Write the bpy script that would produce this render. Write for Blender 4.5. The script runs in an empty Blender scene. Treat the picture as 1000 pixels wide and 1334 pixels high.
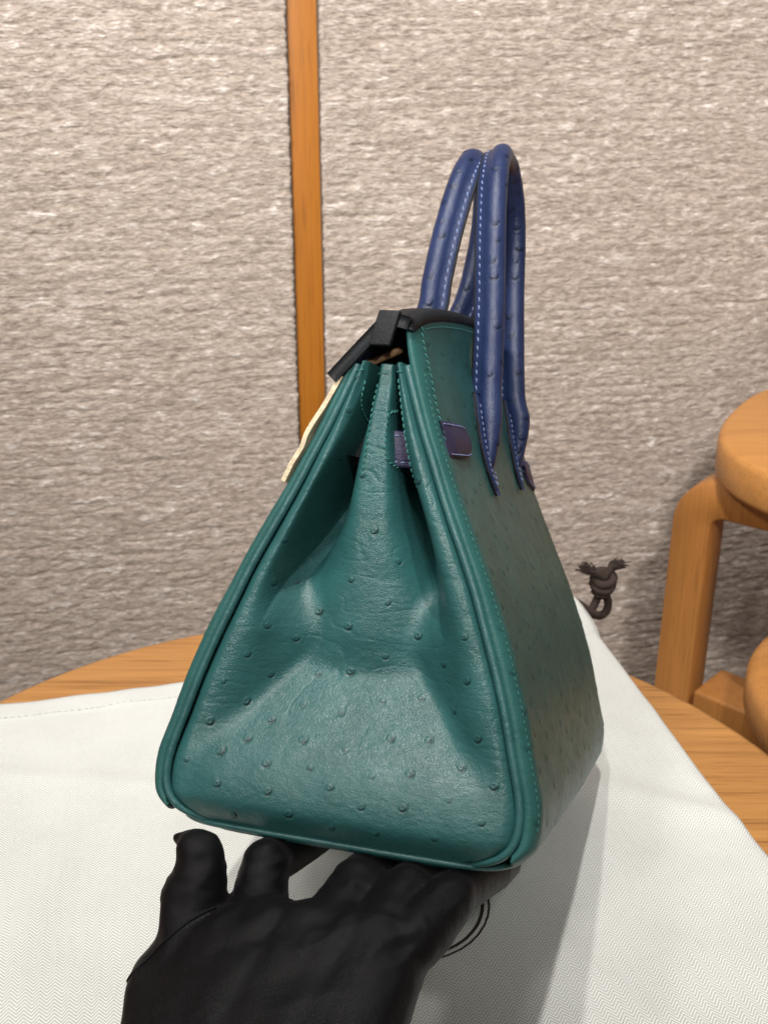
import bpy, bmesh, math, random
import numpy as np
from mathutils import Matrix, Vector
from mathutils.bvhtree import BVHTree

random.seed(7); rng = np.random.default_rng(7)
scn = bpy.context.scene
col = scn.collection

# ------------------------------------------------------------------ camera
CAM_H = 0.3795                                   # metres above the cloth
PITCH = 0.416253726990035
cd = bpy.data.cameras.new('camera'); cam = bpy.data.objects.new('camera', cd); col.objects.link(cam)
cam.location = (0, 0, CAM_H); cam.rotation_euler = (math.pi/2 - PITCH, 0, 0)
cd.sensor_fit = 'VERTICAL'; cd.sensor_height = 24; cd.lens = 1500/1334*24
cd.clip_start = 0.02; cd.clip_end = 50
cd.dof.use_dof = True; cd.dof.focus_distance = 0.43; cd.dof.aperture_fstop = 18
scn.camera = cam

# ------------------------------------------------------------------ light
w = bpy.data.worlds.new('World'); scn.world = w; w.use_nodes = True
w.node_tree.nodes['Background'].inputs[0].default_value = (1.0, 0.92, 0.84, 1)
w.node_tree.nodes['Background'].inputs[1].default_value = 0.17
def lamp(name, loc, target, power, size, colour=(1, .975, .94), spread=180):
    l = bpy.data.lights.new(name, 'AREA'); l.shape = 'DISK'; l.size = size; l.energy = power; l.color = colour
    l.spread = math.radians(spread)
    o = bpy.data.objects.new(name, l); col.objects.link(o); o.location = loc
    o.rotation_euler = (Vector(target) - Vector(loc)).to_track_quat('-Z', 'Y').to_euler()
    return o
lamp('ceiling_spot', (0.05, 0.30, 1.75), (0.02, 0.45, 0), 12.0, 0.05)
lamp('ceiling_spot', (-0.25, 0.16, 1.75), (0.0, 0.45, 0), 8.0, 0.05)
lamp('ceiling_spot', (-0.78, -0.10, 1.75), (0.0, 0.4, 0.1), 4.2, 0.16)
lamp('wall_fill', (-0.55, -0.60, 1.05), (-0.25, 1.1, .32), 2.4, 0.12, spread=58)  # two added fill lamps, only to brighten the fabric wall
lamp('wall_fill', (0.12, -0.60, 1.20), (0.42, 1.2, .28), 2.6, 0.12, spread=58)
vs = scn.view_settings; vs.view_transform = 'Standard'; vs.look = 'None'; vs.exposure = 0.22; vs.gamma = 1

# ------------------------------------------------------------------ helpers
CM = 0.01
def hashn(ix, iy, iz, seed):
    h = (ix*374761393 + iy*668265263 + iz*2147483647 + seed*1274126177).astype(np.int64) & 0xffffffff
    h = ((h ^ (h >> 13)) * 1274126177) & 0xffffffff
    h = ((h ^ (h >> 16)) * 2246822519) & 0xffffffff
    return ((h ^ (h >> 15)) & 0xffff) / 65535.0
def vnoise(P, seed=0):
    """value noise, -1..1, P (...,3)"""
    I = np.floor(P).astype(np.int64); F = P - I; F = F*F*(3 - 2*F)
    r = 0
    for a in (0, 1):
        for b in (0, 1):
            for c in (0, 1):
                wt = (F[..., 0] if a else 1-F[..., 0])*(F[..., 1] if b else 1-F[..., 1])*(F[..., 2] if c else 1-F[..., 2])
                r = r + wt*hashn(I[..., 0]+a, I[..., 1]+b, I[..., 2]+c, seed)
    return r*2 - 1
def fbm(P, oct=3, seed=0):
    r = 0; a = 1
    for k in range(oct):
        r = r + a*vnoise(P*(2**k), seed+k*17); a *= .5
    return r
def sst(a, b, x):
    t = np.clip((x-a)/(b-a), 0, 1); return t*t*(3-2*t)

def np_mesh(name, V, F, mat, parent=None, smooth=True, scale=CM):
    me = bpy.data.meshes.new(name)
    V = np.asarray(V, float).reshape(-1, 3)*scale
    if isinstance(F, np.ndarray):
        me.vertices.add(len(V)); me.vertices.foreach_set('co', V.ravel())
        me.loops.add(F.size); me.loops.foreach_set('vertex_index', F.ravel().astype(np.int32))
        me.polygons.add(len(F)); me.polygons.foreach_set('loop_start', np.arange(0, F.size, 4, dtype=np.int32))
        me.update(calc_edges=True); me.validate()
    else:
        me.from_pydata(V.tolist(), [], [tuple(int(i) for i in f) for f in F])
    if smooth: me.polygons.foreach_set('use_smooth', [True]*len(me.polygons))
    me.update()
    o = bpy.data.objects.new(name, me); col.objects.link(o)
    me.materials.append(mat)
    if parent: o.parent = parent
    return o
def grid_faces(nr, nc, wrap_c=False, flip=False):
    f = []
    for i in range(nr-1):
        for j in range(nc if wrap_c else nc-1):
            k = (j+1) % nc
            q = (i*nc+j, i*nc+k, (i+1)*nc+k, (i+1)*nc+j)
            f.append(q[::-1] if flip else q)
    return f
def grid_np(nr, nc, flip=False):
    i, j = np.meshgrid(np.arange(nr-1), np.arange(nc-1), indexing='ij'); a = (i*nc+j).ravel()
    f = np.stack([a, a+1, a+nc+1, a+nc], 1); return f[:, ::-1].copy() if flip else f
def grid_normals(G):
    du = np.gradient(G, axis=1); dv = np.gradient(G, axis=0)
    n = np.cross(du, dv); n /= np.linalg.norm(n, axis=2, keepdims=True)+1e-9
    return n
def catmull(pts, n):
    P = np.array(pts, float); P = np.vstack([2*P[0]-P[1], P, 2*P[-1]-P[-2]])
    out = []; segs = len(P)-3
    for t in np.linspace(0, segs, n):
        i = min(int(t), segs-1); u = t-i; a, b, c, d = P[i:i+4]
        out.append(.5*((2*b)+(-a+c)*u+(2*a-5*b+4*c-d)*u*u+(-a+3*b-3*c+d)*u**3))
    return np.array(out)
def resample(P, n):
    d = np.r_[0, np.cumsum(np.linalg.norm(np.diff(P, axis=0), axis=1))]
    t = np.linspace(0, d[-1], n); return np.stack([np.interp(t, d, P[:, k]) for k in range(P.shape[1])], 1)
def frames(P, hint):
    T = np.gradient(P, axis=0); T /= np.linalg.norm(T, axis=1, keepdims=True)
    H = np.broadcast_to(np.array(hint, float), P.shape)
    D = H - (H*T).sum(1, keepdims=True)*T; D /= np.linalg.norm(D, axis=1, keepdims=True)+1e-9
    return T, D, np.cross(T, D)
def tube(P, r, hint=(0, 0, 1), sides=10, caps=True):
    P = np.asarray(P, float); r = np.broadcast_to(np.asarray(r, float), (len(P),))
    T, D, B = frames(P, hint); a = np.linspace(0, 2*np.pi, sides, endpoint=False)
    V = P[:, None]+r[:, None, None]*(np.cos(a)[None, :, None]*D[:, None]+np.sin(a)[None, :, None]*B[:, None])
    F = grid_faces(len(P), sides, True)
    if caps:
        F.append(tuple(range(sides))[::-1]); F.append(tuple(range((len(P)-1)*sides, len(P)*sides)))
    return V.reshape(-1, 3), F
def merge(parts):
    V = []; F = []; o = 0
    for v, f in parts:
        v = np.asarray(v).reshape(-1, 3); V.append(v); F += [tuple(i+o for i in q) for q in f]; o += len(v)
    return np.vstack(V), F
def bevel_box(lo, hi, b):
    bm = bmesh.new(); bmesh.ops.create_cube(bm, size=1)
    for v in bm.verts:
        v.co = Vector([(lo[k]+hi[k])/2 + v.co[k]*(hi[k]-lo[k]) for k in range(3)])
    bmesh.ops.bevel(bm, geom=list(bm.edges), offset=b, segments=3, affect='EDGES', profile=.5)
    V = np.array([v.co[:] for v in bm.verts]); bm.verts.index_update()
    F = [tuple(v.index for v in f.verts) for f in bm.faces]; bm.free(); return V, F
def stitch_run(P, N, length=.2, gap=.1, r=.035, jit=.15, slant=.0):
    """thread stitches lying along a path P with surface normals N"""
    d = np.r_[0, np.cumsum(np.linalg.norm(np.diff(P, axis=0), axis=1))]
    out = []; s = gap
    while s+length < d[-1]:
        m = s+length/2
        def at(t): return np.array([np.interp(t, d, P[:, k]) for k in range(3)])
        a, b, c = at(s), at(m), at(s+length)
        n = np.array([np.interp(m, d, N[:, k]) for k in range(3)]); n /= np.linalg.norm(n)
        t = c-a; t /= np.linalg.norm(t); side = np.cross(n, t)
        off = side*slant*length
        a = a-off-n*r*.5; c = c+off-n*r*.5; b = b+n*r*.8+side*random.uniform(-jit, jit)*r
        out.append(tube(np.array([a, a*.6+b*.4+n*r*.4, b, c*.6+b*.4+n*r*.4, c]), [r*.6, r, r*1.05, r, r*.6], n, 6))
        s += length+gap*random.uniform(.8, 1.2)
    return out
def tag(o, label=None, cat=None, group=None, kind=None):
    if label: o['label'] = label
    if cat: o['category'] = cat
    if group: o['group'] = group
    if kind: o['kind'] = kind
    return o
def empty(name, loc=(0, 0, 0)):
    e = bpy.data.objects.new(name, None); e.empty_display_size = .02; col.objects.link(e); e.location = loc; return e

# ------------------------------------------------------------------ materials
class NT:
    def __init__(s, name):
        s.m = bpy.data.materials.new(name); s.m.use_nodes = True; s.t = s.m.node_tree
        s.b = s.t.nodes['Principled BSDF']
    def n(s, typ, **kw):
        x = s.t.nodes.new(typ)
        for k, v in kw.items():
            if k.startswith('i_'):
                key = k[2:]; key = int(key) if key.isdigit() else key.replace('_', ' ')
                x.inputs[key].default_value = v
            else: setattr(x, k, v)
        return x
    def l(s, a, b): s.t.links.new(a, b)
    def coords(s, scale=(1, 1, 1), rot=(0, 0, 0), kind='Object'):
        c = s.n('ShaderNodeTexCoord'); mp = s.n('ShaderNodeMapping'); mp.inputs['Scale'].default_value = scale
        mp.inputs['Rotation'].default_value = rot; s.l(c.outputs[kind], mp.inputs[0]); return mp.outputs[0]
    def noise(s, vec, scale, detail=3, rough=.5, dist=0):
        x = s.n('ShaderNodeTexNoise'); x.inputs['Scale'].default_value = scale; x.inputs['Detail'].default_value = detail
        x.inputs['Roughness'].default_value = rough; x.inputs['Distortion'].default_value = dist
        if vec is not None: s.l(vec, x.inputs['Vector'])
        return x.outputs['Fac']
    def ramp(s, fac, stops):
        x = s.n('ShaderNodeValToRGB'); e = x.color_ramp.elements
        while len(e) < len(stops): e.new(.5)
        for i, (p, c) in enumerate(stops):
            e[i].position = p; e[i].color = (*c, 1) if len(c) == 3 else c
        s.l(fac, x.inputs[0]); return x.outputs[0]
    def math(s, op, a, b=None, c=None):
        x = s.n('ShaderNodeMath', operation=op)
        for i, v in enumerate((a, b, c)):
            if v is None: continue
            if isinstance(v, (int, float)): x.inputs[i].default_value = v
            else: s.l(v, x.inputs[i])
        return x.outputs[0]
    def bump(s, h, strength, dist, normal=None):
        x = s.n('ShaderNodeBump'); x.inputs['Strength'].default_value = strength; x.inputs['Distance'].default_value = dist
        s.l(h, x.inputs['Height'])
        if normal is not None: s.l(normal, x.inputs['Normal'])
        return x.outputs[0]
    def set(s, **kw):
        for k, v in kw.items():
            key = k.replace('_', ' ')
            if hasattr(v, 'is_linked') or hasattr(v, 'links'): s.l(v, s.b.inputs[key])
            else: s.b.inputs[key].default_value = v
        return s.m

def leather(name, dark, light, rough=.42, grain=1.0, coat=.0, spec=.48):
    t = NT(name); c = t.coords()
    n1 = t.noise(c, 45, 4, .6)
    colr = t.ramp(n1, [(.3, dark), (.7, light)])
    pit = t.n('ShaderNodeAttribute', attribute_name='pit')
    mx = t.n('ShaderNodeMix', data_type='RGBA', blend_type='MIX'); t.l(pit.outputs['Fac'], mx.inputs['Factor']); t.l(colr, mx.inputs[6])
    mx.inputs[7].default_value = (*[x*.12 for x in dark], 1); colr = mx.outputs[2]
    v = t.n('ShaderNodeTexVoronoi', feature='DISTANCE_TO_EDGE'); v.inputs['Scale'].default_value = 900
    dis = t.n('ShaderNodeVectorMath', operation='ADD'); nn = t.n('ShaderNodeTexNoise'); nn.inputs['Scale'].default_value = 300
    sc = t.n('ShaderNodeVectorMath', operation='SCALE'); sc.inputs['Scale'].default_value = .004
    t.l(c, nn.inputs['Vector']); t.l(nn.outputs['Color'], sc.inputs[0]); t.l(c, dis.inputs[0]); t.l(sc.outputs[0], dis.inputs[1])
    t.l(dis.outputs[0], v.inputs['Vector'])
    edge = t.math('MULTIPLY', v.outputs['Distance'], 2.2); edge = t.math('MINIMUM', edge, .5)
    b1 = t.bump(edge, .30*grain, .0004)
    wr = t.noise(t.coords((1, 1, 1.8)), 420, 5, .65, .6)
    b2 = t.bump(wr, .38*grain, .0006, b1)
    cr = t.noise(t.coords((.8, .8, 2.6)), 130, 4, .6, 1.4)
    cr = t.math('ABSOLUTE', t.math('SUBTRACT', cr, .5)); cr = t.math('MINIMUM', cr, .05)
    b3 = t.bump(cr, .28*grain, .003, b2)
    rr = t.n('ShaderNodeMapRange'); rr.inputs['To Min'].default_value = rough-.07; rr.inputs['To Max'].default_value = rough+.1
    t.l(t.noise(c, 160, 4), rr.inputs['Value'])
    return t.set(Base_Color=colr, Roughness=rr.outputs[0], Normal=b3, Coat_Weight=coat, Coat_Roughness=.3, Specular_IOR_Level=spec)

M_GREEN = leather('green_ostrich_leather', (.019, .081, .079), (.028, .113, .111), .31, .75)
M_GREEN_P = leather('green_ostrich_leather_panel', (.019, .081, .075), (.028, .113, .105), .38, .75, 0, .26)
M_BLUE = leather('blue_ostrich_leather', (.011, .020, .068), (.018, .032, .096), .38, .8)
M_PURPLE = leather('violet_leather', (.013, .010, .044), (.020, .015, .062), .5, .7)
def plain(name, c, rough=.5, bump=0, scale=600, **kw):
    t = NT(name)
    n = t.noise(t.coords(), scale*.3, 4)
    lo = tuple(x*.8 for x in c); hi = tuple(min(1, x*1.15) for x in c)
    t.set(Base_Color=t.ramp(n, [(.3, lo), (.7, hi)]), Roughness=rough)
    if bump: t.set(Normal=t.bump(t.noise(t.coords(), scale, 5, .6), bump, .001))
    for k, v in kw.items(): t.b.inputs[k.replace('_', ' ')].default_value = v
    return t.m
M_EDGE = plain('charcoal_edge_paint', (.009, .010, .012), .6, .35, 700, Specular_IOR_Level=.3)
M_LINING = plain('dark_lining', (.010, .012, .014), .7, .4, 500)
M_THREAD_G = plain('green_thread', (.035, .17, .15), .5, .3, 3000)
M_THREAD_B = plain('pale_blue_thread', (.17, .21, .38), .5, .3, 3000)
M_CREAM = plain('cream_felt', (.64, .53, .36), .9, .8, 900)
M_CORD = plain('brown_cotton_cord', (.050, .032, .025), .9, .8, 900)
M_PRINT = plain('brown_ink', (.030, .018, .013), .8)

def wood(name, a, b, rot=(0, 0, 0), rough=.42, fine=1, vary=.6, up=False):
    ax = (lambda a_, b_: (b_, b_, a_)) if up else (lambda a_, b_: (a_, b_, b_))
    t = NT(name); c = t.coords(ax(2.2, 30), rot)
    n = t.noise(c, 1.8, 6, .65, .8)
    f = t.noise(t.coords(ax(9, 330), rot), 1.0, 4, .7)
    pore = t.ramp(t.noise(t.coords(ax(22, 900), rot), 1.0, 2, .5), [(.56, (0, 0, 0)), (.70, (1, 1, 1))])
    mix = t.math('ADD', t.math('MULTIPLY', n, vary), t.math('MULTIPLY', f, .4)); mix = t.math('ADD', mix, (.6-vary)*.5); mix = t.math('SUBTRACT', mix, t.math('MULTIPLY', pore, .16))
    colr = t.ramp(mix, [(.28, tuple(x*.72 for x in a)), (.46, tuple((x+y)/2 for x, y in zip(a, b))), (.64, b)])
    return t.set(Base_Color=colr, Roughness=rough, Normal=t.bump(mix, .25*fine, .0006))
M_OAK = wood('oak_table', (.36, .150, .036), (.56, .265, .075), (0, 0, -.15))
M_OAK2 = wood('oak_furniture', (.40, .165, .040), (.58, .265, .072), (0, 0, .6), .45, .6, .3)
M_OAKLEG = wood('oak_leg', (.31, .122, .028), (.47, .200, .050), (0, 0, 0), .45, .6, .3, True)
M_STRIP = wood('amber_wood_strip', (.30, .098, .004), (.40, .140, .008), (0, 0, 0), .5, 1, .5, True)

def satin():
    t = NT('black_satin'); c = t.coords()
    wv = t.n('ShaderNodeTexWave', wave_type='BANDS', bands_direction='DIAGONAL'); wv.inputs['Scale'].default_value = 700
    wv.inputs['Distortion'].default_value = 1.5; t.l(c, wv.inputs['Vector'])
    b = t.bump(wv.outputs['Fac'], .25, .0004)
    b = t.bump(t.noise(c, 1500, 3, .7), .5, .0005, b)
    b = t.bump(t.noise(c, 60, 4, .6, .5), .2, .003, b)
    lint = t.ramp(t.noise(c, 1100, 2, .5), [(.70, (.0015, .0012, .0016)), (.82, (.022, .019, .023))])
    t.set(Base_Color=lint, Roughness=.52, Normal=b, Sheen_Weight=.045, Sheen_Roughness=.35)
    t.b.inputs['Sheen Tint'].default_value = (.75, .68, .75, 1)
    t.b.inputs['Specular IOR Level'].default_value = .19
    return t.m
M_SATIN = satin()

def herringbone():
    t = NT('white_herringbone_cotton'); c = t.coords()
    sp = t.n('ShaderNodeSeparateXYZ'); t.l(c, sp.inputs[0])
    jit = t.math('MULTIPLY', t.math('SUBTRACT', t.noise(c, 90, 2), .5), .0012)
    x = t.math('ADD', sp.outputs[0], jit); y = sp.outputs[1]
    tri = t.math('PINGPONG', x, .0030)
    ph = t.math('ADD', t.math('MULTIPLY', tri, 1.15), y)
    s = t.math('SINE', t.math('MULTIPLY', ph, 2*math.pi/.00185))
    s = t.math('MULTIPLY_ADD', s, .5, .5)
    thread = t.noise(t.coords((1, .08, 1)), 2600, 2)
    mottled = t.noise(c, 28, 4, .6)
    f = t.math('ADD', t.math('MULTIPLY', s, .62), t.math('MULTIPLY', thread, .25)); f = t.math('ADD', f, t.math('MULTIPLY', mottled, .2))
    colr = t.ramp(f, [(.15, (.43, .43, .40)), (.80, (.83, .835, .80))])
    b = t.bump(f, .35, .0006)
    return t.set(Base_Color=colr, Roughness=.85, Normal=b, Sheen_Weight=.1)
M_CLOTH = herringbone()

def chenille():
    t = NT('taupe_chenille_weave')
    at = t.n('ShaderNodeAttribute', attribute_name='yarn')
    c = t.coords()
    fine = t.noise(t.coords((1, 1, 1.7)), 300, 4, .7)
    dash = t.noise(t.coords((1, 1, 4.2), (0, .05, 0)), 112, 3, .6, .3)
    dash2 = t.noise(t.coords((1, 1, 4.0), (0, -.02, 0)), 170, 2, .6, .3)
    f = t.math('ADD', t.math('MULTIPLY_ADD', at.outputs['Fac'], .30, .075), t.math('MULTIPLY', t.math('SUBTRACT', fine, .5), .35))
    f = t.math('ADD', f, t.math('MULTIPLY', t.math('SUBTRACT', dash, .37), 1.05))
    f = t.math('ADD', f, t.math('MULTIPLY', t.math('SUBTRACT', dash2, .5), .8))
    colr = t.ramp(f, [(.05, (.26, .200, .160)), (.32, (.43, .350, .290)), (.53, (.57, .48, .42)), (.76, (.87, .82, .78))])
    b = t.bump(f, .6, .003); b = t.bump(fine, .5, .002, b)
    return t.set(Base_Color=colr, Roughness=.6, Normal=b, Sheen_Weight=.3, Sheen_Roughness=.4)
M_WALL = chenille()
M_BACK = plain('wall_board', (.10, .07, .05), .8)
M_FLOOR = plain('floor_carpet', (.16, .12, .10), .95, .6, 200)

# ------------------------------------------------------------------ setting
floor = np_mesh('floor', [(-300, -150, -46), (300, -150, -46), (300, 250, -46), (-300, 250, -46)], [(0, 1, 2, 3)], M_FLOOR, smooth=False)
tag(floor, kind='structure')

# wall: local frame, x along the wall, y into it, z up
WROT = math.radians(11)
wall_loc = Vector((-.068, 1.05, 0))
def wall_empty(name):
    e = empty(name, wall_loc); e.rotation_euler = (0, 0, WROT); return e
def fabric(name, x0, x1, z0, z1, seed):
    nx = int((x1-x0)/.24)+1; nz = int((z1-z0)/.135)+1
    X, Z = np.meshgrid(np.linspace(x0, x1, nx), np.linspace(z0, z1, nz))
    r = np.random.default_rng(seed)
    H = np.full_like(X, .06); C = np.full_like(X, .34)
    xs = X[0]
    def n1(sc, k): return vnoise(np.stack([xs/sc, np.full(nx, .37), np.zeros(nx)], 1), int(k))
    zrow = z0-.5
    while zrow < z1+.5:
        pitch = r.uniform(.34, .66); k = r.integers(1, 10**6)
        wob = .22*n1(6.0, k)+.16*n1(1.9, k+5)+.10*n1(.8, k+6)
        th = np.maximum(.30+.12*n1(2.0, k+1)+.11*n1(.8, k+2), .06)
        cc = .45+.14*n1(3.0, k+3)+.18*n1(.9, k+7)+.50*sst(.25, .65, n1(1.4, k+9))
        lift = .5+.5*n1(1.1, k+11)
        i0 = np.searchsorted(Z[:, 0], zrow-.7); i1 = np.searchsorted(Z[:, 0], zrow+.7)
        if i1 > i0:
            dz = (Z[i0:i1]-zrow-wob)/th
            h = np.where(np.abs(dz) < 1, th*np.sqrt(np.maximum(1-dz*dz, 0))*.22+.14*lift, 0)
            m = h > H[i0:i1]; H[i0:i1] = np.where(m, h, H[i0:i1]); C[i0:i1] = np.where(m, cc+0*h, C[i0:i1])
        zrow += pitch
    P3 = np.stack([X*1.3, Z*2.2, X*0], -1)
    H += .05*vnoise(P3, seed+3)+.10*vnoise(P3/6, seed+4)
    C += .22*vnoise(np.stack([X/.5, Z/.3, X*0], -1), seed+6)+.06*vnoise(np.stack([X/9, Z/5, X*0], -1), seed+16)
    xe = np.minimum(X-x0, x1-X)                                     # rough selvedge: rows end unevenly
    edge = .05*vnoise(np.stack([X*0+seed, Z*2.6, X*0], -1), seed+8)+.06*vnoise(np.stack([X*0+seed, Z*6, X*0], -1), seed+9)
    Xw = X + np.where(xe < .5, edge, 0)
    drop = np.where(xe < .12, 1.2, 0)
    e = wall_empty(name)
    np_mesh('board', *bevel_box((x0, .4, z0), (x1, 2.2, z1), .1), M_BACK, e)
    o = np_mesh('woven_face', np.stack([Xw, -H+.15+drop, Z], -1), grid_np(nz, nx), M_WALL, e)
    a = o.data.attributes.new('yarn', 'FLOAT', 'POINT'); a.data.foreach_set('value', C.ravel().astype(np.float32))
    return e
pl = fabric('fabric_wall_panel', -68, -1.25, -46, 58, 11)
tag(pl, 'taupe woven fabric wall panel left of the amber wood strip', 'wall panel', 'fabric wall panels')
pr = fabric('fabric_wall_panel', 1.25, 86, -46, 58, 23)
tag(pr, 'taupe woven fabric wall panel right of the amber strip, behind the blue handles', 'wall panel', 'fabric wall panels')
st = wall_empty('wood_strip')
tag(st, 'narrow amber wood strip set upright between the fabric wall panels', 'trim')
np_mesh('strip_board', *bevel_box((-1.9, .75, -46), (1.9, 2.5, 58), .15), M_STRIP, st)

# ------------------------------------------------------------------ round table
TC = Vector((-.0246, .4235, 0)); TR = 26.45
tb = empty('round_table', (TC.x, TC.y, -.46))
tag(tb, 'round oak table under the white dust bag', 'table')
def lathe(prof, n=96):
    a = np.linspace(0, 2*np.pi, n, endpoint=False); p = np.array(prof)
    V = np.stack([p[:, 0, None]*np.cos(a), p[:, 0, None]*np.sin(a), p[:, 1, None]+0*a], -1)
    F = grid_faces(len(p), n, True); return V.reshape(-1, 3), F
zt = 46-.35
V, F = lathe([(.01, zt), (TR-.5, zt), (TR-.15, zt-.12), (TR, zt-.45), (TR, zt-1.9), (TR-.3, zt-2.3), (.01, zt-2.3)])
np_mesh('tabletop', V, F, M_OAK, tb)
for k in range(3):
    a = k*2*math.pi/3+.6
    c, s = math.cos(a), math.sin(a)
    V, F = tube(np.array([(15*c, 15*s, zt-2.4), (16.5*c, 16.5*s, 20), (18*c, 18*s, 0.0)]), [1.7, 1.6, 1.3], (1, 0, 0), 16)
    np_mesh('leg', V, F, M_OAKLEG, tb)

# ------------------------------------------------------------------ oak furniture at the right
hs = empty('oak_high_stool', (.37, .84, -.46))
tag(hs, 'tall oak stool with thick rounded seat and bent corner leg, at the right edge', 'stool')
def relw(p, e): return np.array(p) - np.array(e.location)*100
def superslab(cx, cy, rx, ry, z0, z1, n=4.0, ang=0, b=.5, N=96):
    a = np.linspace(0, 2*np.pi, N, endpoint=False)
    ux = np.sign(np.cos(a))*np.abs(np.cos(a))**(2/n); uy = np.sign(np.sin(a))*np.abs(np.sin(a))**(2/n)
    rings = [(.001, z0), (1-b*1.0/rx, z0), (1-.3*b/rx, z0+.3*b), (1, z0+b), (1, z1-b), (1-.3*b/rx, z1-.3*b), (1-b/rx, z1), (.001, z1)]
    V = []
    for k, z in rings:
        x, y = ux*rx*k, uy*ry*k
        V.append(np.stack([cx+x*math.cos(ang)-y*math.sin(ang), cy+x*math.sin(ang)+y*math.cos(ang), 0*x+z], -1))
    return np.vstack(V), grid_faces(len(rings), N, True)
Z0 = CAM_H*100
def at(p, e): return (np.array(p, float)+np.array([0, 0, Z0]))-np.array(e.location)*100
# bent corner leg: an L in a plane that runs to the right and towards the camera
def bent_leg(corner, d, ztop, zfoot, arm, wd, dep, e):
    d = np.array([d[0], d[1], 0.]); d /= np.linalg.norm(d); nrm = np.array([d[1], -d[0], 0.])   # nrm faces the camera side
    R = 4.5; up = np.array([0, 0, 1.])
    path = [(0, zfoot), (0, ztop-R)] + [(R-R*math.cos(t), ztop-R+R*math.sin(t)) for t in np.linspace(.15, math.pi/2, 9)] + [(arm, ztop)]
    inner = [(wd, zfoot), (wd, ztop-R)] + [(R-(R-wd)*math.cos(t), ztop-R+(R-wd)*math.sin(t)) for t in np.linspace(.15, math.pi/2, 9)] + [(arm, ztop-wd)]
    V = []; b = .22
    O = np.array(path); I = np.array(inner); C = (O+I)/2; O2 = C+(O-C)*(1-b/(wd/2)); I2 = C+(I-C)*(1-b/(wd/2))
    ringpts = []
    for o, i, o2, i2 in zip(O, I, O2, I2):
        for (q, off) in ((o2, 0), (i2, 0), (i, -b), (i, -dep+b), (i2, -dep), (o2, -dep), (o, -dep+b), (o, -b)):
            ringpts.append(np.array([corner[0], corner[1], 0])+d*q[0]+up*q[1]+nrm*off)
    n = 8; F = grid_faces(len(O), n, True); F.append(tuple(range(n))); F.append(tuple(range((len(O)-1)*n, len(O)*n))[::-1])
    V = np.array(ringpts)+np.array([0, 0, Z0])-np.array(e.location)*100
    return V, F
V, F = bent_leg((24.8, 90.6), (.80, -.60), -36.3, -46-Z0+.01, 16, 3.4, 3.6, hs)
np_mesh('leg', V, F, M_OAKLEG, hs)
V, F = bent_leg((55, 92), (-.80, -.60), -37.0, -46-Z0+.01, 16, 3.4, 3.6, hs); np_mesh('leg', V, F, M_OAKLEG, hs)
V, F = bent_leg((42, 68), (0, 1), -37.0, -46-Z0+.01, 14, 3.4, 3.6, hs); np_mesh('leg', V, F, M_OAKLEG, hs)
V, F = superslab(44, 88.5, 15.5, 15.5, -36.2, -32.6, 2.6, -.55, .6)
V = V+np.array([0, 0, Z0])-np.array(hs.location)*100
np_mesh('seat', V, F, M_OAK2, hs)
# low board in front of the leg, and a lower round stool
lb = empty('oak_low_bench', (.32, .86, -.46))
tag(lb, 'low oak block behind the table edge, at the foot of the tall stool leg', 'bench')
V, F = bevel_box((-4, -2.6, 0), (7, 2.6, 28.3), .35)
ca, sa = math.cos(-.75), math.sin(-.75)
V = np.stack([V[:, 0]*ca-V[:, 1]*sa, V[:, 0]*sa+V[:, 1]*ca, V[:, 2]], -1)
np_mesh('block', V, F, M_OAKLEG, lb)
ls = empty('oak_low_stool', (.43, .75, -.46))
tag(ls, 'low round oak stool cut off by the right edge, beside the table', 'stool')
V, F = lathe([(.01, 31.4), (13, 31.4), (14.2, 31.9), (14.6, 32.6), (14.6, 34.6), (14.3, 35.2), (13.6, 35.5), (.01, 35.5)])
np_mesh('seat', V, F, M_OAK2, ls)
for k in range(3):
    a = k*2*math.pi/3+.3; c, s = math.cos(a), math.sin(a)
    V, F = tube(np.array([(10*c, 10*s, 31.4), (11*c, 11*s, 16), (12.5*c, 12.5*s, 0)]), [1.5, 1.5, 1.2], (1, 0, 0), 14)
    np_mesh('leg', V, F, M_OAKLEG, ls)

# ------------------------------------------------------------------ dust bag (white herringbone cloth)
CO = np.array([13.9, 66.2]); ex = np.array([.976, .218]); ey = np.array([-.218, .976])   # corner and edge directions (cm)
db = empty('dust_bag', (CO[0]/100, CO[1]/100, 0)); db.rotation_euler = (0, 0, math.atan2(ex[1], ex[0]))
tag(db, 'white herringbone cotton dust bag lying flat on the round table', 'dust bag')
def cloth_z(x, y):
    P = np.stack([x/9, y/9, x*0], -1)
    z = .16*vnoise(P, 5)+.09*vnoise(P*2.3, 9)+.035*vnoise(P*6, 19)
    z += .07*sst(-1.95, -1.75, y)*sst(-4, -8, x)
    z += .12*np.exp(-((x+30-.25*y)/1.1)**2)*sst(-38, -22, y)+.10*np.exp(-((x+22+.4*y)/.8)**2)*sst(-12, -24, y)
    z += .10*np.exp(-((x+9+.55*y)/.6)**2)*sst(-34, -26, y)*sst(-12, -20, y)+.09*np.exp(-((x*.35+y+20)/.7)**2)*sst(-22, -30, x)+.12*np.exp(-((x*.9-y*.4+24)/.9)**2)*sst(-10, -20, y)
    d = (x*.55+y*.83+16.0); z += .22*np.exp(-(d/.9)**2)*sst(-14, -3, x)              # a soft crease across the right half
    d2 = (-x*.3+y*.95+27.5); z += .14*np.exp(-(d2/.8)**2)*sst(-6, -12, x)
    return z
nx, ny = 220, 220
X, Y = np.meshgrid(np.linspace(-39, 0, nx), np.linspace(-41, 0, ny))
Z = cloth_z(X, Y)
wx = CO[0]+X*ex[0]+Y*ey[0]; wy = CO[1]+X*ex[1]+Y*ey[1]
r = np.hypot(wx+2.46, wy-42.35)
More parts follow.
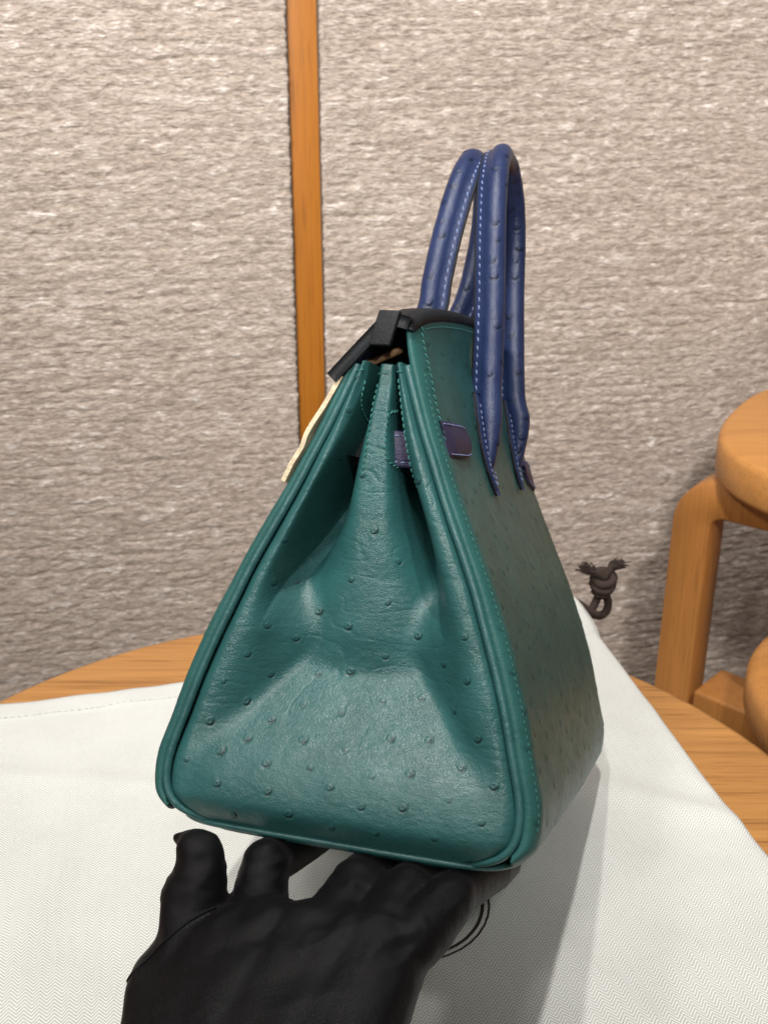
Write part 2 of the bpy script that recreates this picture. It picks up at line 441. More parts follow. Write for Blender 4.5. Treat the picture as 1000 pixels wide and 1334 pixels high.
over = np.maximum(r-26.6, 0)*sst(44, 38, wy)
Z = Z - .12*over**1.6
Ye = Y + .12*vnoise(np.stack([X/3, X*0, X*0], -1), 4)*sst(-3, 0, Y)
edge = np.minimum(np.minimum(-X, X+39), np.minimum(-Y, Y+41))
Ztop = np.maximum(Z, -.05+0*Z) if False else Z
top = np.stack([X, Ye, Ztop-.10*(1-sst(0, .5, edge))-.05], -1)
o = np_mesh('cloth', top, grid_faces(ny, nx), M_CLOTH, db)
md = o.modifiers.new('thickness', 'SOLIDIFY'); md.thickness = .0016; md.offset = -1
# drawstring channel: a doubled band past the far edge, narrowing to a rounded tip at the right
P = []
n1, n2 = 60, 16
tt = np.linspace(0, 1, n1); 
for i, t in enumerate(tt):
    for s in np.linspace(0, 1, n2):
        yy = 5.0*t
        half = (3.1*(1-t)**.8+1.15) if t < .9 else (3.1*(1-t)**.8+1.15)*math.sqrt(max(0, 1-((t-.9)/.1)**2))+.02
        xx = -.9-2.9*(1-t)**1.2-.25*t + (s-.5)*2*half*.92
        zz = .32*math.sin(math.pi*s)**.6*(1-.2*t)+.05+.05*math.sin(9*t+5*s)+.5*t*t
        P.append((xx, yy-.6, zz))
o = np_mesh('drawstring_channel', P, grid_faces(n1, n2), M_CLOTH, db)
md = o.modifiers.new('thickness', 'SOLIDIFY'); md.thickness = .002; md.offset = -1
# hem stitches along the far edge and the right edge
def cl(x, y): return np.stack([x, y, cloth_z(x, y)-.03], -1)
xs = np.linspace(-38.5, -4.5, 400); runs = stitch_run(cl(xs, 0*xs-1.7), np.tile([0, 0, 1.], (400, 1)), .26, .12, .02)
V, F = merge(runs); o = np_mesh('hem_stitching', V, F, M_CLOTH, db); tag(o, kind='stuff')
# printed emblem: two rings and part of a drawn figure, flat ink on the cloth
def w2c(p):
    q = np.array(p)-CO; return np.array([q@ex, q@ey])
EC = w2c((1.18, 41.46)); 
def ink(path, wd, closed=False):
    P = np.array(path, float); n = len(P)
    T = np.gradient(P, axis=0)
    if closed: T = np.roll(P, -1, 0)-np.roll(P, 1, 0)
    T /= np.linalg.norm(T, axis=1, keepdims=True)+1e-9; N = np.stack([-T[:, 1], T[:, 0]], 1)
    A = P+N*wd/2; B = P-N*wd/2
    V = np.stack([np.c_[A, cloth_z(A[:, 0], A[:, 1])-.05+.035], np.c_[B, cloth_z(B[:, 0], B[:, 1])-.05+.035]], 1)
    if closed: return V.reshape(-1, 3), grid_faces(n+0, 2)+[((n-1)*2, (n-1)*2+1, 1, 0)]
    return V.reshape(-1, 3), grid_faces(n, 2)
a = np.linspace(0, 2*np.pi, 160, endpoint=False)
np_mesh('printed_ring', *ink(EC+3.66*np.c_[np.cos(a), np.sin(a)]*(1+.002*np.sin(37*a))[:, None], .10, True), M_PRINT, db, False)
np_mesh('printed_ring', *ink(EC+3.36*np.c_[np.cos(a), np.sin(a)], .155, True), M_PRINT, db, False)
g = w2c((2.45, 39.55))
b = np.linspace(-2.2, 2.4, 40)
np_mesh('printed_figure', *merge([ink(g+np.c_[.42*np.cos(b), .62*np.sin(b)], .10), ink(g+np.array([(-.5, -.1), (-.15, -.2), (.1, .0), (.35, -.12)]), .09), ink(g+np.array([(-.9, .5), (-.4, .1), (-.5, -.5), (-1.1, -.8)]), .09)]), M_PRINT, db, False)

# drawstring cord with its knot
ck = empty('drawstring_cord', (.1500, .710, .0)); 
tag(ck, 'dark brown knotted drawstring cord sticking out past the dust bag corner', 'cord')
def cpt(px, py, dy=0):           # picture-plane coordinates of the knot, on an upright plane at its own distance
    y = 71+dy; s = (px-780)/1500*79.5; z = -(py-800)/1500*82
    return np.array([15.0+s, y, -.9+z])-np.array([15.0, 71.0, 0])
loops = [
 [(764, 800, -.6), (770, 797, -.3), (775, 788, -.1), (780, 778, .1)],
 [(782, 776, 0), (790, 784, .2), (793, 795, .2), (790, 805, .1), (783, 809, 0), (776, 805, -.3), (768, 802, -.5)],
 [(770, 765, 0), (778, 769, -.45), (790, 768, -.45), (795, 761, 0), (786, 757, .35), (774, 759, .35), (769, 765, 0)],
 [(771, 756, 0), (778, 760, -.45), (790, 759, -.45), (796, 753, 0), (786, 748, .35), (774, 750, .35), (770, 756, 0)],
 [(772, 772, .1), (778, 776, -.3), (787, 775, -.3), (791, 768, .1)],
 [(784, 756, 0), (777, 749, -.15), (769, 744, -.25), (762, 741, -.25)],
 [(783, 756, 0), (788, 748, .1), (793, 742, .1), (797, 738, .1)]]
for L_ in loops:
    Pc = catmull([cpt(*q) for q in L_], 40)
    V, F = tube(Pc, .29, (0, 1, .1), 12); np_mesh('cord', V, F, M_CORD, ck)
Pc = catmull([(-2.9, -.9, .40), (-1.9, -.7, .15), tuple(cpt(772, 801, -.5)), tuple(cpt(779, 806, -.2))], 30)
V, F = tube(Pc, .27, (0, 1, .1), 12); np_mesh('cord', V, F, M_CORD, ck)
tuf = []
for (bx, by, bd) in ((763, 742, -.25), (797, 739, .1)):
    for k in range(170):
        p0 = cpt(bx+random.gauss(0, 3.2), by+random.gauss(0, 2), bd); p0 = p0+np.array([0, random.gauss(0, .15), 0])
        p1 = p0+np.array([random.gauss((bx-780)/55, .20), random.gauss(0, .2), random.uniform(.10, .38)])
        tuf.append(tube(np.array([p0, (p0+p1)/2+np.array([0, 0, .05]), p1]), [.045, .045, .03], (0, 1, .2), 5))
V, F = merge(tuf); o = np_mesh('frayed_ends', V, F, M_CORD, ck); tag(o, kind='stuff')

# ------------------------------------------------------------------ handbag
# local frame in cm: u to the right of the gusset, v along the bag away from the camera, w up
MU = np.array([0.955, -0.292, 0.042]); MV = np.array([0.282, 0.858, -0.43]); 
MU /= np.linalg.norm(MU); MV -= MU*(MU@MV); MV /= np.linalg.norm(MV); MW = np.cross(MU, MV)
BLOC = np.array([-1.939, 32.913, -27.522+Z0])
BAGM = Matrix([[MU[k], MV[k], MW[k], BLOC[k]*CM] for k in range(3)]+[[0, 0, 0, 1]])
bag = empty('handbag'); bag.matrix_world = BAGM
tag(bag, 'green ostrich leather handbag with two blue rolled handles held up by the gloved hand', 'handbag')
LEN = 23.0
_W = [-1, -.3, 0, .4, 1, 2.2, 3.6, 5.4, 7.4, 9.5, 11.3, 13.2, 14.85, 16.5, 17.65, 18.95, 22]
_H = [6.0, 6.35, 6.6, 6.95, 7.15, 7.17, 6.75, 6.28, 5.6, 4.72, 3.78, 2.75, 1.96, 1.32, .90, .62, .55]
_ws = np.linspace(-1, 22, 600); _hs = np.interp(_ws, _W, _H)
for _ in range(3): _hs = np.convolve(np.pad(_hs, 9, 'edge'), np.ones(19)/19, 'valid')
def tab(xs, ys, sm=.8):
    g = np.linspace(-2, 19, 1051); y = np.interp(g, xs, ys); k = max(3, int(sm/.02)) | 1
    for _ in range(2): y = np.convolve(np.pad(y, k//2, 'edge'), np.ones(k)/k, 'valid')
    return lambda q: np.interp(q, g, y)
_ho = tab([-1, 3, 8, 12, 14, 17.6, 19], [.55, .55, .58, .36, .16, .12, .12], .8)
def hw(w_): return np.interp(w_, _ws, _hs)
def v0(w_): return 1.2*np.maximum(w_, 0)/18
def hp(w_): return np.maximum(hw(w_)-_ho(w_), .3)           # seam line where the gusset meets the piping
_wt = tab([-2, 1.2, 1.7, 2.5, 4, 6, 8, 11.5, 19], [18.9, 18.95, 19.25, 19.55, 19.92, 20.25, 20.5, 20.65, 20.65], .5)
def wtop(v): return _wt(np.minimum(v, LEN-v))
def Uside(v, w_):                                                              # outer face of the broad panels
    m = np.sin(np.pi*np.clip(v/LEN, 0, 1))**.8
    return hw(w_)+.22+.18*sst(9, 14, w_)*sst(19, 17, w_)+m*(.15+.85*sst(12, 20, w_))
def bumpf(x): return np.where(np.abs(x) < 1, np.cos(np.clip(x, -1, 1)*np.pi/2)**2, 0)
_wk = [5, 8.7, 9.5, 11.3, 12.9, 15.0, 16.7, 17.6]
_bul = tab([-1, 0, 1, 2.2, 4, 6], [0, -.12, -.45, -.42, -.10, 0], .8)             # the lower end bulges towards the viewer
_r0 = tab([-2, 5.0, 5.6, 6.0, 6.5, 7.3, 9, 13, 16, 17.6], [4.0, 3.2, 2.35, 1.85, 1.55, 1.30, 1.12, .75, .45, .3], .34)
_D = tab([-1, 5.0, 6.5, 8, 9.5, 11.3, 13, 15, 17.6], [1.6, 1.8, 2.1, 2.5, 3.0, 4.0, 5.2, 5.4, 4.4], 1.2)
_rl = tab(_wk, [-2.6, -2.25, -2.1, -1.68, -1.30, -.80, -.40, -.34], .8); _rr = tab(_wk, [2.3, 2.05, 1.88, 1.40, .96, .54, .50, .46], .8)
_el = tab(_wk, [-4.6, -3.5, -3.25, -2.5, -1.90, -.98, -.48, -.42], .8); _er = tab(_wk, [4.3, 2.85, 2.6, 2.05, 1.5, .84, .56, .52], .8)
_p = tab([5, 7, 9, 12, 14], [2.0, 2.0, 2.4, 4.0, 7.0], 1.0)
_E = tab([5, 7, 9, 11, 13, 17], [.55, .6, .8, 1.6, 3.6, 4.5], 1.2)
def smin(a, b, k):
    h = np.clip(.5+.5*(b-a)/k, 0, 1); return b*(1-h)+a*h-k*h*(1-h)
def gusset_v(s, w_):
    h_ = hp(w_); u = s*h_
    rl, rr, el, er, p = _rl(w_), _rr(w_), _el(w_), _er(w_), _p(w_); D = _D(w_)
    floor_ = .50*np.log1p(np.exp((w_-2.5)/.55))*.55                                # up-facing floor of the recess
    P2 = .33*np.maximum(h_-np.abs(u)-.12, 0)**1.55+.05*np.maximum(h_-np.abs(u), 0)**.5    # sloping side walls
    cL = (el-h_)/2; xl = np.maximum((u-cL)/(el-cL), 0); cR = (er+h_)/2; xR = np.maximum((cR-u)/(cR-er), 0)
    RO = D*np.minimum(np.where(u < (rl+rr)/2, xl, xR)**p, 1.5)
    side = P2*(1-.75*sst(11, 15.5, w_))+RO*sst(7.0, 13.0, w_)
    ridge = _r0(w_)+_E(w_)*np.minimum(np.abs((u-(rl+rr)/2)/((rr-rl)/2*1.06))**p, 1.6)
    v = smin(smin(floor_, side, .35), ridge, np.interp(w_, [5, 7, 10, 13], [.5, .9, .8, .14]))
    v = smin(v, D, .3)
    roll = -.24*bumpf((np.abs(s)-.80)/.22)*sst(2, 6, w_)
    seam = .30*np.maximum((np.abs(s)-.91)/.09, 0)**2
    bot = .9*np.maximum((1.1-w_)/1.5, 0)**2
    return v0(w_)+v+_bul(w_)*(1-np.abs(s)**5)+roll+seam+bot
QUILLS = [(-3.04, 10.64), (-2.97, 9.11), (-3.47, 9.04), (-3.52, 7.41), (-4.1, 6.27), (-4.86, 5.17), (-5.25, 3.65), (-5.93, 2.17), (-4.61, 2.66), (-3.71, 3.22), (-3.01, 3.94), (-4.1, 4.48), (-3.41, 5.53), (-1.71, 5.72), (-2.65, 6.97), (-1.94, 8.06), (-0.69, 9.39), (-0.64, 7.63), (-0.46, 5.95), (-1.96, 4.57), (-0.42, 4.49), (-1.57, 3.41), (0.11, 3.29), (-2.72, 2.49), (-1.03, 2.56), (-4.48, 1.52), (-2.45, 1.55), (-0.14, 2.01), (1.12, 1.53), (-6.56, 0.71), (-3.81, 0.45), (-1.58, 0.87), (0.07, 0.58), (0.09, 11.31), (1.08, 10.25), (0.83, 8.67), (2.02, 7.56), (0.87, 6.66), (4.1, 7.82), (3.24, 6.7), (4.32, 6.3), (2.44, 5.33), (1.03, 5.06), (3.84, 5.1), (4.9, 4.35), (1.66, 3.86), (3.06, 3.99), (1.3, 2.56), (2.65, 2.84), (4.42, 3.27), (5.68, 2.85), (4.2, 2.18), (2.62, 1.73), (1.71, 0.63), (3.84, 0.82), (5.42, 1.6), (2.84, 0.02), (6.24, 0.61), (4.9, 0.1), (-1.05, 15.68), (-1.53, 13.94), (-0.57, 13.33), (1.8, 13.25), (-0.93, 16.92), (-2.14, 12.1)]
def quill_disp(G, N, centres, R=.2, amp=1.0, seed=3):
    """raise a small dome with a rim groove and an off-centre pit at each follicle"""
    d = np.zeros(G.shape[:2]); pg = np.zeros(G.shape[:2]); r_ = np.random.default_rng(seed)
    for c in centres:
        dv = G-np.asarray(c); r2 = (dv**2).sum(2)
        m = r2 < (3.2*R)**2
        if not m.any(): continue
        rr = np.sqrt(r2[m])/(R*r_.uniform(.75, 1.3))
        dirn = r_.normal(size=3); dirn /= np.linalg.norm(dirn)
        sh = (dv[m]@dirn)/R
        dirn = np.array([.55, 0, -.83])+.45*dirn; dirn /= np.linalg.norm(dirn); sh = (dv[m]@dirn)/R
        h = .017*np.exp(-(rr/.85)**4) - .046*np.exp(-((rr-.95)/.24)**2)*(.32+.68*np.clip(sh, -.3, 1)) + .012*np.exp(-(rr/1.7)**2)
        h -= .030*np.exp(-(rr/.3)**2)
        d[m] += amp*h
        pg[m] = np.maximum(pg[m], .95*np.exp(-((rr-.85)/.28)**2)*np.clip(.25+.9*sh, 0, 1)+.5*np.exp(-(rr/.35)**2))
    quill_disp.pg = pg
    return G+N*d[..., None]
def set_pit(o, pg):
    a = o.data.attributes.new('pit', 'FLOAT', 'POINT'); a.data.foreach_set('value', np.clip(pg, 0, 1).ravel().astype(np.float32))

# near gusset
NS, NW = 330, 440
S, Wg = np.meshgrid(np.linspace(-1, 1, NS), np.linspace(-.35, 17.55, NW))
def corner(w_): return np.where(w_ < 1.1, -(1.05-np.sqrt(np.maximum(1.05**2-(1.1-np.maximum(w_, .05))**2, 0))), 0)
HP = hp(Wg)+corner(Wg)*.9
U_ = S*HP
top_curve = .25*(1-np.abs(S))*0
Wt = Wg*1.0
bot_sag = 0
G = np.stack([U_, gusset_v(S, Wg), Wt], -1)
N = -grid_normals(G)
if N[200, 165, 1] > 0: N = -N
ac = np.stack([U_, G[..., 1]*.8, Wt], -1)
dis = .022*fbm(ac/1.2, 2, 2)+.006*vnoise(ac/np.array([.22, .22, .13]), 31)
crease = np.abs(vnoise(ac/np.array([1.5, 1.5, .5])+.6*vnoise(ac/1.5, 8)[..., None], 77))
dis -= .014*np.exp(-(crease/.06)**2)*sst(1, 5, Wt)
dis *= np.clip(-N[..., 1], 0, 1)**1.5
G2 = G+N*dis[..., None]
qc = []
for (qu, qw) in QUILLS:
    ws = min(max(qw, -.3), 17.4); s_ = qu/float(hp(ws)+corner(np.array(ws))*.9)
    if abs(s_) < .985:
        qc.append((qu, float(gusset_v(np.array(s_), np.array(ws))), ws))
G2 = quill_disp(G2, N, qc, .148, 1.0)
o = np_mesh('side_gusset', G2, grid_faces(NW, NS), M_GREEN, bag); set_pit(o, quill_disp.pg)
md = o.modifiers.new('thickness', 'SOLIDIFY'); md.thickness = .0018; md.offset = -1
# far gusset, simpler
S2, W2 = np.meshgrid(np.linspace(-1, 1, 60), np.linspace(-.35, 17.55, 70))
Gf = np.stack([S2*(hp(W2)+corner(W2)*.9), LEN-gusset_v(S2, W2), W2], -1)
np_mesh('side_gusset', Gf, grid_faces(70, 60, flip=True), M_GREEN, bag)

# broad panels with turned ends
def panel(sign, nt, nh, quills, seed, name):
    # path parameter: turned end (near) -> broad face -> turned end (far)
    ta = np.linspace(0, np.pi/2, 16); R1 = .75
    nmid = nt-32
    H = np.linspace(0, 1, nh)
    G = np.zeros((nh, nt, 3))
    for j in range(nt):
        if j < 16: a = ta[j]; vb = R1*(1-np.cos(a)); k = np.sin(a)
        elif j >= nt-16: a = ta[nt-1-j]; vb = LEN-R1*(1-np.cos(a)); k = np.sin(a)
        else: vb = R1+(LEN-2*R1)*(j-15)/(nmid+1); k = 1
        wt = wtop(1.28+vb*(LEN-2.56)/LEN)
        if sign < 0: wt = min(wt, 17.6)
        ws0 = .1+.5*(1-k); wv = ws0+H*(wt-ws0)
        tp = v0(wv)
        v = tp+vb*(LEN-2*tp)/LEN
        uo = Uside(v, wv); ui = np.minimum(hp(wv)+corner(wv)*.9+.20, uo-.05)
        u = ui+(uo-ui)*k
        low = np.maximum((.9-wv)/1.2, 0)**2*.9*k
        G[:, j] = np.stack([u-low, v-.12*np.sin(np.pi*k)*(1 if j < 16 else (-1 if j >= nt-16 else 0)), wv], -1)
    N = grid_normals(G)
    if N[nh//2, nt//2, 0] < 0: N = -N
    d = .018*fbm(G/1.8, 2, seed)+.004*vnoise(G/np.array([.25, .25, .14]), seed+5)
    G = G+N*d[..., None]
    G = quill_disp(G, N, quills, .16, .7, seed)
    G[..., 0] *= sign
    return G, N*np.array([sign, 1, 1])
rp = np.random.default_rng(5); pq = []
tries = 0
while len(pq) < 210 and tries < 6000:
    tries += 1
    v = rp.uniform(.2, LEN-.5); w_ = rp.uniform(.8, 18.6); tpv = float(v0(w_))
    if v < tpv*.3: continue
    vv = tpv+v*(LEN-2*tpv)/LEN
    c = (float(Uside(np.array(vv), np.array(w_)))-(.18 if v < .7 else 0), vv, w_)
    if all((c[1]-q[1])**2+(c[2]-q[2])**2 > 1.1 for q in pq): pq.append(c)
GB, NB = panel(1, 330, 330, pq, 41, 'back_panel'); pgB = quill_disp.pg
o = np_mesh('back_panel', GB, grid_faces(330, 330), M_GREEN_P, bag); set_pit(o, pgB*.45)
md = o.modifiers.new('thickness', 'SOLIDIFY'); md.thickness = .0018; md.offset = -1
GFp, NF = panel(-1, 200, 170, pq[::2], 43, 'front_panel')
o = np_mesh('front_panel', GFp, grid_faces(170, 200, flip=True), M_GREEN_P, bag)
md = o.modifiers.new('thickness', 'SOLIDIFY'); md.thickness = .0018; md.offset = -1

# piping: one run down a side seam, round the corners under the gusset and up the other side
for far in (0, 1):
    ww = np.linspace(17.45, .35, 200); u = hp(ww)+corner(ww)*.9+.10; v = v0(ww)+.02
    ss = np.linspace(-.90, .90, 120); wb = np.full(120, -.30)
    bt = np.stack([ss*(hp(wb)+corner(wb)*.9+.05), gusset_v(ss, wb)+.12, wb], -1)
    P = np.vstack([np.stack([-u, v, ww], -1), bt, np.stack([u, v, ww], -1)[::-1]])
    P = resample(P, 700); k = 15
    for _ in range(2):
        Q = np.stack([np.convolve(np.pad(P[:, c], k//2, 'edge'), np.ones(k)/k, 'valid') for c in range(3)], 1); Q[:8] = P[:8]; Q[-8:] = P[-8:]; P = Q
    rad = np.interp(P[:, 2], [-.2, .6, 2], [.12, .15, .165])+.005*vnoise(np.stack([np.arange(700)*.35, np.zeros(700), np.zeros(700)], -1), 6)
    if far: P[:, 1] = LEN-P[:, 1]
    V, F = tube(P, rad, (0, 1, .02), 12); np_mesh('piping', V, F, M_GREEN, bag)
# base panel with a rolled lip
a = np.linspace(0, 2*np.pi, 200, endpoint=False); n = 8.0
bx = np.sign(np.cos(a))*np.abs(np.cos(a))**(2/n)*6.82; by = LEN/2+np.sign(np.sin(a))*np.abs(np.sin(a))**(2/n)*(LEN/2-.24)
lip = [(.955, .02), (.98, .02), (.998, -.02), (1.004, -.09), (.998, -.18), (.985, -.24), (.95, -.27), (.001, -.22)]
V = []
for k, z in lip: V.append(np.stack([bx*k, LEN/2+(by-LEN/2)*(1-(1-k)*.55), z+0*bx], -1))
np_mesh('base_panel', np.vstack(V), grid_faces(len(lip), 200, True), M_GREEN, bag)

# thread stitching on the gusset and panel edges
def gpt(s, w_): return np.array([s*float(hp(w_)+corner(np.array(w_))*.9), float(gusset_v(np.array(s), np.array(w_))), w_])
def gline(pts, n=80):
    Pq = catmull(pts, n); P = np.array([gpt(a, b) for a, b in Pq])
    Nn = []
    for a, b in Pq:
        e = .01; t1 = gpt(a+e, b)-gpt(a-e, b); t2 = gpt(a, b+e)-gpt(a, b-e); c = np.cross(t1, t2); c /= np.linalg.norm(c)
        Nn.append(c if c[1] < 0 else -c)
    return P+np.array(Nn)*.02, np.array(Nn)
runs = []
for pts, sl in (([(-.26, 16.9), (-.23, 15), (-.22, 13.2)], 0), ([(.30, 15.9), (.17, 15.6), (.13, 14.8), (.12, 14.2), (.24, 13.8), (.36, 13.7)], .3),
            ([(.70, 17.0), (.66, 15.5), (.64, 14), (.63, 12.6)], 0), ([(-.60, 16.9), (-.56, 15), (-.55, 13)], 0),
            ([(-.28, 17.15), (0, 17.2), (.3, 17.15)], 0), ([(.66, 17.2), (.8, 17.2), (.95, 17.15)], 0), ([(-.95, 17.15), (-.8, 17.2), (-.62, 17.2)], 0)):
    runs += stitch_run(*gline(pts), .17, .07, .028, .3, sl)
# along the free near edge of the back panel and just under its top edge
jn = 14; P = GB[250:326:1, jn]+NB[250:326:1, jn]*.02; runs += stitch_run(P, NB[250:326:1, jn], .20, .07, .028, .4, .25)
P = GB[322, 20:310]+NB[322, 20:310]*.015; runs += stitch_run(P, NB[322, 20:310], .10, .05, .02)
jn = 9; P = GB[20:300, jn]+NB[20:300, jn]*.012; runs += stitch_run(P, NB[20:300, jn], .14, .12, .016)
V, F = merge(runs); o = np_mesh('green_stitching', V, F, M_THREAD_G, bag); tag(o, kind='stuff')

# flap: folded over the top; sections leave slots for the front handle
def flap_section(v):
    wt = float(wtop(v)); U = float(Uside(np.array(v), np.array(wt)))
    off = 0 if 1 < 2 else 0
    return np.array([(U+.04, wt-.20), (U+.07, wt+.04), (U-.06, wt+.22), (U-.45, wt+.31), (.10, wt+.28), (-.25, wt+.10), (-.9, wt-.65), (-1.5, wt-1.35), (-2.05, wt-2.0)])
def slab(profile_fn, vs, i0, i1, th, name, mat, parent):
    sec = []
    for v in vs:
        p = profile_fn(v)[i0:i1]; p = resample(p, 22)
        t = np.gradient(p, axis=0); t /= np.linalg.norm(t, axis=1, keepdims=True); nrm = np.stack([t[:, 1], -t[:, 0]], 1)
        q = p - (-nrm)*0 ; inner = p+nrm*(-th) if False else p-np.stack([-t[:, 1], t[:, 0]], 1)*(-th)
        ring = np.vstack([p, inner[::-1]]); sec.append(np.c_[ring[:, 0], np.full(len(ring), v), ring[:, 1]])
    n = len(sec[0]); V = np.vstack(sec); F = grid_faces(len(sec), n, True)
    F += [tuple((i, i+1, n-2-i, n-1-i)) for i in range(n//2-1)]
    o_ = (len(sec)-1)*n
    F += [tuple((o_+i+1, o_+i, o_+n-1-i, o_+n-2-i)) for i in range(n//2-1)]
    ob_ = np_mesh(name, V, F, mat, parent, True)
    return ob_
fl = slab(flap_section, np.linspace(1.0, LEN-1.0, 60), 0, 6, .30, 'flap', M_EDGE, bag)
for (a_, b_) in ((1.05, 6.6), (9.6, 13.4), (16.6, LEN-1.05)):
    slab(flap_section, np.linspace(a_, b_, 20), 5, 9, .36, 'flap_tongue', M_GREEN, fl)
# painted leather edge on the near end
def edge_prof(v):
    return flap_section(1.05)+np.array([0, .03])
slab(edge_prof, np.linspace(.86, 1.06, 4), 2, 9, .48, 'painted_edge', M_EDGE, fl)
V, F = bevel_box((-.22, .70, 18.1), (.60, 1.02, 19.42), .07)
V[:, 0] += (V[:, 2]-19.3)*.22
np_mesh('end_tab', V, F, M_EDGE, fl)
# tan leather seen inside the mouth
V, F = tube(catmull([(-1.1, 2.0, 17.5), (-.3, 2.2, 17.9), (.25, 2.6, 18.3)], 20), .16, (0, 1, 0), 8)
np_mesh('inner_strap', V, F, plain('tan_leather', (.20, .11, .05), .6, .3, 500), bag)
# inner lining closes the mouth a little way down
Sg, Vg = np.meshgrid(np.linspace(-1, 1, 20), np.linspace(2.2, LEN-2.2, 40))
np_mesh('lining', np.stack([Sg*np.minimum(hw(14.0), 9), Vg, 14.0+.3*Sg*Sg], -1), grid_faces(40, 20), M_LINING, bag)
Sg, Wl = np.meshgrid(np.linspace(-1, 1, 16), np.linspace(13.8, 19.6, 24))
np_mesh('mouth_shade', np.stack([Sg*(hw(Wl)+.25)-.05, 3.2+.15*Sg, Wl], -1), grid_faces(24, 16), M_LINING, bag)  # added dark sheet standing in for the shade inside the mouth

